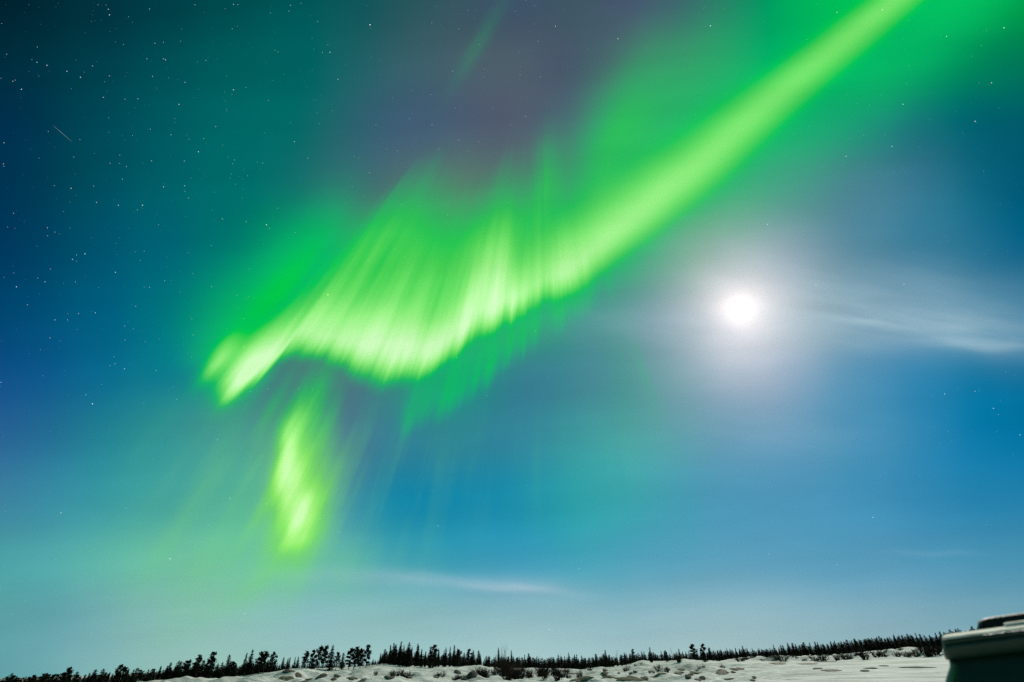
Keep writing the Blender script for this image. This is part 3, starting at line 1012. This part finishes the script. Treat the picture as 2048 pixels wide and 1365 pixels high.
SH = ['shrub0', 'shrub1', 'shrub2']
for i in range(30):
    x = 1478 + i * 14 + rng.uniform(-5, 5)
    place(rng.choice(SH), x, rng.uniform(77, 94) if i % 3 else rng.uniform(74, 79), 'dark leafless bush in the scrub scattered along the right shore bank', 'shrub', 'scrub along the right shore bank', size=rng.uniform(0.5, 1.15), wide=rng.uniform(1.1, 1.8), rng=rng)
for i in range(20):
    x = rng.uniform(955, 1125)
    place(rng.choice(SH + ['shrub3']), x, rng.uniform(44, 66), 'dark willow bush in the tangled scrub of the middle hollow', 'shrub', 'willow scrub in the middle hollow', size=rng.uniform(0.5, 1.2), wide=rng.uniform(1.0, 1.6), rng=rng)
for i in range(9):
    x = rng.uniform(780, 950)
    place(rng.choice(SH), x, rng.uniform(38, 50), 'small dark bush in the thin scrub at the bottom below the central grove', 'shrub', 'thin scrub below the central grove', size=rng.uniform(0.35, 0.7), wide=rng.uniform(1.0, 1.6), rng=rng)
for i in range(16):
    x = rng.uniform(1130, 1480)
    place(rng.choice(SH), x, rng.uniform(50, 70), 'tiny shrub dotting the open snow around the pine mound', 'shrub', 'tiny shrubs around the pine mound', size=rng.uniform(0.2, 0.5), wide=rng.uniform(1.0, 1.6), rng=rng)

# =================================================================== rocks
granite = mottled('granite', (0.17, 0.13, 0.10), (0.30, 0.23, 0.18), 2.5, 0.9, 0.2, 0.5, 6.0)
pink_granite = mottled('pink_granite', (0.30, 0.20, 0.15), (0.42, 0.29, 0.23), 2.5, 0.9, 0.2, 0.5, 6.0)
lichen_rock = mottled('lichen_rock', (0.10, 0.10, 0.06), (0.22, 0.19, 0.13), 3.0, 0.95, 0.1, 0.5, 6.0)
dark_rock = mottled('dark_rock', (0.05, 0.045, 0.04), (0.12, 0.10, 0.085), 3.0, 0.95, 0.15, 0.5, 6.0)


def rock(x, y, w, h, mat, label, seed, name='rock_outcrop'):
    """bare bedrock slab: find where image pixel x, y meets the snow, size from its pixel width and height"""
    az_d = bearing(x)

    def gp(d): return Vector((az_d.x * d, az_d.y * d, ground(az_d.x * d, az_d.y * d)))
    d = 30.0
    while d < 92 and image_xy(gp(d))[1] > y + h * 0.5: d += 0.25
    d2 = d
    while d2 < d + 6 and image_xy(gp(d2))[1] > y - h * 0.5 and image_xy(gp(d2 + 0.25))[1] < image_xy(gp(d2))[1]: d2 += 0.25
    dome_rock = mat is dark_rock
    p = gp((d + d2) / 2)
    depth = (p - Vector((0, 0, CAM_H))).dot(AX_F)
    m = depth / 1024.0
    a = w * m * 0.55
    dp = max(0.7, (d2 - d) * 0.6)
    hh = max(0.05, h * m * 0.35) if dome_rock else 0.05
    rn = random.Random(seed)
    Vv, Ff = [], []
    nr, ns = 7, 56
    px_, py_ = Vector((az_d.y, -az_d.x, 0)), az_d
    sd = rn.uniform(0, 100)
    for i in range(nr + 1):
        r = 1 - i / nr
        for k in range(ns):
            t = 2 * math.pi * k / ns
            nz = 0.35 if dome_rock else 1.0
            rr = r * (1 + nz * 0.5 * mnoise.noise(Vector((math.cos(t) * 1.8, math.sin(t) * 1.8, sd))) + nz * 0.3 * mnoise.noise(Vector((math.cos(t) * 4, math.sin(t) * 4, sd))) + nz * 0.2 * mnoise.noise(Vector((math.cos(t) * 9, math.sin(t) * 9, sd))))
            q = p + px_ * (a * rr * math.cos(t)) + py_ * (dp * rr * math.sin(t))
            dome = (1 - r ** 2.2) * hh * (0.8 + 0.5 * mnoise.noise(Vector((q.x * 0.9, q.y * 0.9, sd))))
            Vv.append((q.x, q.y, ground(q.x, q.y) - (0.15 if i == 0 else 0.0) + 0.02 + dome))
    for i in range(nr):
        for k in range(ns):
            k2 = (k + 1) % ns
            Ff.append((i * ns + k, i * ns + k2, (i + 1) * ns + k2, (i + 1) * ns + k))
    Ff.append(tuple(nr * ns + k for k in range(ns)))
    c = Vector(p)
    o = obj(name, [tuple(Vector(v) - c) for v in Vv], Ff, mat, smooth=True)
    o.location = c
    tag(o, label, 'rock', 'bare rock showing through the snow')


for i, r in enumerate([
    (1466, 1338, 34, 9, granite, 'rounded tan rock slab on open snow below the right ridge start'),
    (1438, 1347, 24, 4, granite, 'thin tan slab left of and below the rounded one'),
    (1380, 1346, 34, 5, granite, 'flat tan slab right of the mound foot'),
    (1306, 1353, 38, 5, lichen_rock, 'long olive slab below the snow mound'),
    (1252, 1359, 60, 7, lichen_rock, 'longest olive rock streak at the picture bottom below the mound'),
    (1208, 1353, 44, 5, lichen_rock, 'thin olive slab left of the longest rock streak'),
    (1160, 1361, 44, 8, lichen_rock, 'olive rock patch under the upright thin shrub'),
    (1371, 1352, 12, 4, dark_rock, 'small black stone right of the long olive slab'),
    (1398, 1359, 12, 3, dark_rock, 'small dark stone lowest on the snow below the twin pines'),
    (1500, 1355, 8, 3, dark_rock, 'tiny dark stone alone on the lake snow'),
    (1554, 1327, 28, 6, pink_granite, 'slanted brown slab on the shore line'),
    (1612, 1325, 32, 8, pink_granite, 'brown ledge with a dark foot on the shore'),
    (1648, 1322, 40, 5, pink_granite, 'pinkish rock ledge highest on the shore'),
    (1656, 1340, 36, 7, granite, 'broad tan slab out on the lake snow'),
    (1628, 1338, 18, 3, lichen_rock, 'thin olive sliver left of the broad tan slab'),
    (1732, 1336, 26, 3, dark_rock, 'dark flat stone below the large bank bush'),
    (1720, 1343, 18, 3, dark_rock, 'black stone patch on the lake snow left of the thin streak'),
    (1826, 1335, 56, 4, lichen_rock, 'long thin rock streak on the lake snow near the bin'),
    (1760, 1331, 18, 4, dark_rock, 'small black stones just below the bank foot'),
    (1722, 1307, 24, 4, dark_rock, 'dark ledge at the top of the right bank'),
    (1764, 1306, 26, 3, dark_rock, 'second dark ledge along the top of the right bank'),
    (616, 1360, 44, 6, lichen_rock, 'olive rock streak at the bottom under the tall pine clump'),
    (708, 1355, 22, 4, lichen_rock, 'short dark rock streak under the second pine clump'),
    (578, 1341, 24, 5, dark_rock, 'dark rock on top of the snowy hummock'),  # dark shape added where only a shadow lies on the snow
    (944, 1347, 24, 7, dark_rock, 'grey rounded boulder right of the twiggy shrub'),
    (916, 1346, 14, 5, dark_rock, 'small grey boulder left of the rounded one'),
    (931, 1356, 16, 6, dark_rock, 'dark boulder below the two grey ones'),
    (1148, 1335, 20, 4, lichen_rock, 'small olive rock behind the low shrub at the row foot'),
]):
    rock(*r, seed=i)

rk = random.Random(41)
for i in range(18):
    rock(rk.uniform(1125, 1500), rk.uniform(1338, 1361), rk.uniform(7, 20), rk.uniform(2.5, 4.5), rk.choice((granite, lichen_rock, lichen_rock)), 'small brown rock among those peppering the snow below the pine mound', 300 + i, 'snow_rock')
for i in range(14):
    rock(rk.uniform(560, 960), rk.uniform(1346, 1362), rk.uniform(7, 22), rk.uniform(2.5, 4.5), rk.choice((lichen_rock, dark_rock)), 'small dark rock among those peppering the snow below the pine clumps and grove', 340 + i, 'snow_rock')
for o in COL.objects:
    if o.name.startswith('snow_rock'): o['group'] = 'small rocks below the pine mound' if 'mound' in o['label'] else 'small rocks below the pine clumps'

# =================================================================== green bin in the foreground
plastic = mottled('green_plastic', (0.004, 0.030, 0.017), (0.007, 0.040, 0.022), 9.0, 0.42, 0.5, 0.12, 160.0)
black_plastic = mottled('black_plastic', (0.006, 0.008, 0.008), (0.012, 0.014, 0.014), 20.0, 0.6, 0.3, 0.1, 200.0)
frost_highlight = mottled('frost_highlight', (0.70, 0.65, 0.54), (0.88, 0.84, 0.74), 22.0, 0.8, 0.2, 0.2, 90.0)  # pale frosting, with the moonlit highlight put into its colour
BD = 1.62                                                  # ground distance of the near-left corner
corner = at(1893, 1280, BD)
bz = corner.z
bin_root = empty('rubbish_bin', (corner.x, corner.y, ground(corner.x, corner.y)))
tag(bin_root, 'dark green plastic bin with flared sides and frosted lid rim paled for moonlight at the right edge', 'bin')
yaw = R(-41)


HT = bz - ground(corner.x, corner.y)                       # height of the lid's front edge above the snow
BM = Matrix.Rotation(yaw, 4, 'Z') @ Matrix.Translation((0, 0, HT)) @ Matrix.Rotation(-R(5.0), 4, 'Y') @ Matrix.Translation((0, 0, -HT))   # leans a little in the snow


def rrect(x0, x1, y0, y1, r, z, tilt=0.0, n=6):
    pts = []
    for cx, cy, a0 in ((x1 - r, y1 - r, 0), (x0 + r, y1 - r, 90), (x0 + r, y0 + r, 180), (x1 - r, y0 + r, 270)):
        for k in range(n + 1):
            a = R(a0 + 90 * k / n)
            px, py = cx + r * math.cos(a), cy + r * math.sin(a)
            pts.append(Vector((px, py, z + tilt * py)))
    return pts




def loft(name, rings, mat, cap_top=True, cap_bottom=True, smooth=True, parent=bin_root):
    n = len(rings[0])
    vs = [tuple(BM @ p) for r_ in rings for p in r_]
    fs = []
    for i in range(len(rings) - 1):
        for k in range(n):
            k2 = (k + 1) % n
            fs.append((i * n + k, i * n + k2, (i + 1) * n + k2, (i + 1) * n + k))
    if cap_top: fs.append(tuple((len(rings) - 1) * n + k for k in range(n)))
    if cap_bottom: fs.append(tuple(reversed(range(n))))
    o = obj(name, vs, fs, mat, parent, smooth)
    return o


HT = bz - ground(corner.x, corner.y)                       # height of the lid's front edge above the snow
W, Dp = 0.62, 0.70
# body: necked in under the rim, sides flaring out below
loft('body', [rrect(-0.02, W + 0.02, 0.0, Dp, 0.03, -0.03), rrect(-0.13, W + 0.13, -0.06, Dp + 0.06, 0.05, HT - 0.38), rrect(-0.10, W + 0.10, -0.045, Dp + 0.04, 0.05, HT - 0.20), rrect(-0.062, W + 0.062, -0.026, Dp + 0.02, 0.042, HT - 0.105),
              rrect(-0.036, W + 0.036, -0.008, Dp, 0.036, HT - 0.066), rrect(-0.021, W + 0.021, 0.005, Dp - 0.01, 0.03, HT - 0.048), rrect(-0.017, W + 0.017, 0.012, Dp - 0.016, 0.024, HT - 0.036)], plastic)
# rim: rolled lip round the mouth
loft('rim', [rrect(-0.020, W + 0.020, 0.004, Dp, 0.022, HT - 0.0365), rrect(-0.021, W + 0.021, -0.003, Dp, 0.022, HT - 0.031), rrect(-0.017, W + 0.017, -0.009, Dp, 0.02, HT - 0.018),
             rrect(-0.012, W + 0.012, -0.010, Dp, 0.018, HT - 0.008)], plastic)
SL = 0.10                                                   # the lid's front edge is bevelled
lid = loft('lid', [rrect(-0.0115, W + 0.0115, -0.011, Dp, 0.016, HT - 0.0075), rrect(-0.0115, W + 0.0115, -0.012, Dp, 0.014, HT - 0.003), rrect(-0.008, W + 0.008, -0.008, Dp, 0.012, HT + 0.0005),
                   rrect(0.07, W - 0.07, 0.076, Dp - 0.08, 0.03, HT + 0.0075)], plastic)
fr = loft('frost_highlight_band', [rrect(-0.008, W + 0.008, -0.008, 0.075, 0.008, HT + 0.001, SL), rrect(-0.007, W + 0.007, -0.006, 0.074, 0.008, HT + 0.0042, SL), rrect(-0.002, W + 0.002, 0.0, 0.069, 0.01, HT + 0.0052, SL)], frost_highlight)  # band of frosting whose pale colour also paints the moonlit edge
lt = loft('pale_step', [rrect(0.108, 0.20, 0.052, 0.082, 0.004, HT + 0.0045, SL), rrect(0.109, 0.199, 0.053, 0.081, 0.004, HT + 0.0105, SL), rrect(0.112, 0.196, 0.056, 0.078, 0.004, HT + 0.0115, SL)], frost_highlight)  # pale plate added for the step in the bright strip, no real fitting
hd = loft('lid_handle', [rrect(0.054, W - 0.05, 0.125, 0.20, 0.014, HT + 0.005), rrect(0.057, W - 0.054, 0.127, 0.198, 0.016, HT + 0.021), rrect(0.063, W - 0.06, 0.132, 0.192, 0.018, HT + 0.031), rrect(0.076, W - 0.072, 0.14, 0.184, 0.02, HT + 0.036)], black_plastic)

# =================================================================== moon and stars
def glow(name, strength, color, attr=None):
    m = bpy.data.materials.new(name)
    m.use_nodes = True
    nt = m.node_tree
    nt.nodes.clear()
    e = nt.nodes.new('ShaderNodeEmission')
    e.inputs[0].default_value = (*color, 1)
    e.inputs[1].default_value = strength
    o = nt.nodes.new('ShaderNodeOutputMaterial')
    if attr:                                            # starlight adds to the sky glow behind it
        tr = nt.nodes.new('ShaderNodeBsdfTransparent')
        ad = nt.nodes.new('ShaderNodeAddShader')
        nt.links.new(tr.outputs[0], ad.inputs[0])
        nt.links.new(e.outputs[0], ad.inputs[1])
        nt.links.new(ad.outputs[0], o.inputs[0])
    else:
        nt.links.new(e.outputs[0], o.inputs[0])
    if attr:
        a = nt.nodes.new('ShaderNodeAttribute')
        a.attribute_name = attr
        nt.links.new(a.outputs['Color'], e.inputs[0])
    m.cycles.emission_sampling = 'NONE'
    return m


SKYR = 9000.0
bm = bmesh.new()
bmesh.ops.create_icosphere(bm, subdivisions=4, radius=SKYR * 0.014)
for f in bm.faces: f.smooth = True
me = bpy.data.meshes.new('moon')
bm.to_mesh(me)
me.materials.append(glow('moon_glow', 1.6, (1, 0.985, 0.97)))
moon = bpy.data.objects.new('moon', me)
COL.objects.link(moon)
moon.location = pixel_dir(*MOON) * SKYR
tag(moon, 'bright white full moon shining through thin cloud right of the aurora', 'moon')

BRIGHT = [(740,50,1.5),(467,180,1.0),(533,450,1.3),(539,457,.6),(185,808,1.3),(172,790,.6),(656,590,1.6),(1535,449,1.1),(219,30,.9),(217,19,.7),(142,377,.9),(285,411,1.1),(193,405,.8),(237,411,.8),(327,374,.9),(369,372,.8),(445,438,.8),
 (145,519,.8),(170,508,1.0),(231,545,.9),(33,574,.9),(90,564,.7),(397,304,1.1),(342,270,.7),(303,322,.7),(27,427,.6),(95,456,.7),(8,286,.7),(7,328,.6),(43,179,.9),(74,125,.7),(94,131,.8),(134,143,.8),(161,155,.8),(185,132,.6),(207,195,.7),
 (327,118,.7),(331,120,.8),(294,118,.6),(305,153,.7),(276,198,.7),(412,121,.6),(370,165,.7),(358,209,.9),(467,9,.7),(390,10,.6),(602,7,.5),(589,284,.9),(581,11,.6),(660,105,.9),(676,159,.8),(742,604,.5),(1111,53,1.0),(1236,78,1.0),
 (645,105,.6),(640,1038,.7),(340,1118,1.1),(122,1026,.8),(490,1228,.7),(435,880,.7),(876,1052,.9),(678,1064,.6),(1158,1137,.7),(1765,20,.9),(1674,25,.8),(1692,313,1.0),(1806,209,.8),(1784,293,.8),(1950,243,.9),(1983,166,.8),(2008,56,.9),(1421,52,1.0),(1893,73,.7),
 (1808,569,.7),(1632,570,.8),(1420,52,.6),(1746,1035,.9),(1538,1108,.6),(1674,1130,.6),(1889,788,.8),(1950,783,.6),(1987,817,.8),(2040,870,.7),(1098,1259,.8),(917,1276,.5),(249,738,.8),(230,728,.6),(157,627,.6),(191,626,.8),(100,676,.6),(250,680,.5),(460,997,.7),(533,1008,.6),(2,765,.6),
 (135,640,.6),(55,610,.6),(110,640,.7),(1304,808,.5),(918,280,.8),(985,217,.5),(864,250,.6),(752,250,.6),(795,302,.5),(739,346,.6),(877,298,.6),(1051,233,.6),(905,143,.6),(1040,150,.5),(1310,660,.4)]
SV, SF, SC = [], [], []
rs = random.Random(3)


def star(x, y, mag, tint):
    dv = pixel_dir(x, y)
    p = dv * (SKYR + 200)
    e1 = dv.orthogonal().normalized()
    e2 = dv.cross(e1)
    r = SKYR * 0.00047 * (0.60 + 0.58 * mag)
    n = len(SV)
    for a_, b_ in ((e1, 1), (e1, -1), (e2, 1), (e2, -1), (dv, 1), (dv, -1)):
        SV.append(tuple(p + a_ * (b_ * r)))
    for tri in ((0, 2, 4), (2, 1, 4), (1, 3, 4), (3, 0, 4), (2, 0, 5), (1, 2, 5), (3, 1, 5), (0, 3, 5)):
        SF.append(tuple(n + i for i in tri))
        SC.append(tint)


for x, y, m in BRIGHT:
    tint = rs.choice([(0.9, 0.97, 1.0), (1, 1, 0.95), (0.8, 0.95, 1.0), (1.0, 0.86, 0.7)])
    if (x, y) == (656, 590): tint = (1.0, 0.75, 0.5)
    k = 0.6 * m + 0.1
    star(x, y, m, tuple(min(3.0, c * k) for c in tint))
for i in range(4200):
    x, y = rs.uniform(-500, 2550), rs.uniform(-400, 1290)
    md = math.hypot(x - MOON[0], y - MOON[1])
    if md < 90: continue
    m = rs.random() ** 3.2
    dim = (0.32 if x > 1100 or y > 800 else 1.0) * min(1, md / 300)
    k = (0.07 + 0.5 * m) * dim
    star(x, y, 0.05 + 0.4 * m, tuple(c * k for c in rs.choice([(0.85, 0.97, 1.0), (1, 1, 0.95), (0.75, 0.95, 1.0), (1.0, 0.88, 0.75)])))
stars = obj('stars', SV, SF, glow('star_glow', 1.0, (1, 1, 1), 'tint'))
ca = stars.data.attributes.new('tint', 'FLOAT_COLOR', 'FACE')
for i, c in enumerate(SC):
    ca.data[i].color = (*c, 1.0)
tag(stars, 'faint white stars scattered over the night sky', 'stars', kind='stuff')
mt = Buf()
p0, p1 = pixel_dir(107, 252) * SKYR, pixel_dir(143, 283) * SKYR
mt.tube([p0, p0.lerp(p1, 0.4), p1], [1.0, 3.0, 1.4], 5)
mo = mt.obj('meteor', glow('meteor_glow', 0.22, (0.7, 1, 0.95)))
tag(mo, 'thin faint meteor streak among the stars at the upper left', 'meteor')
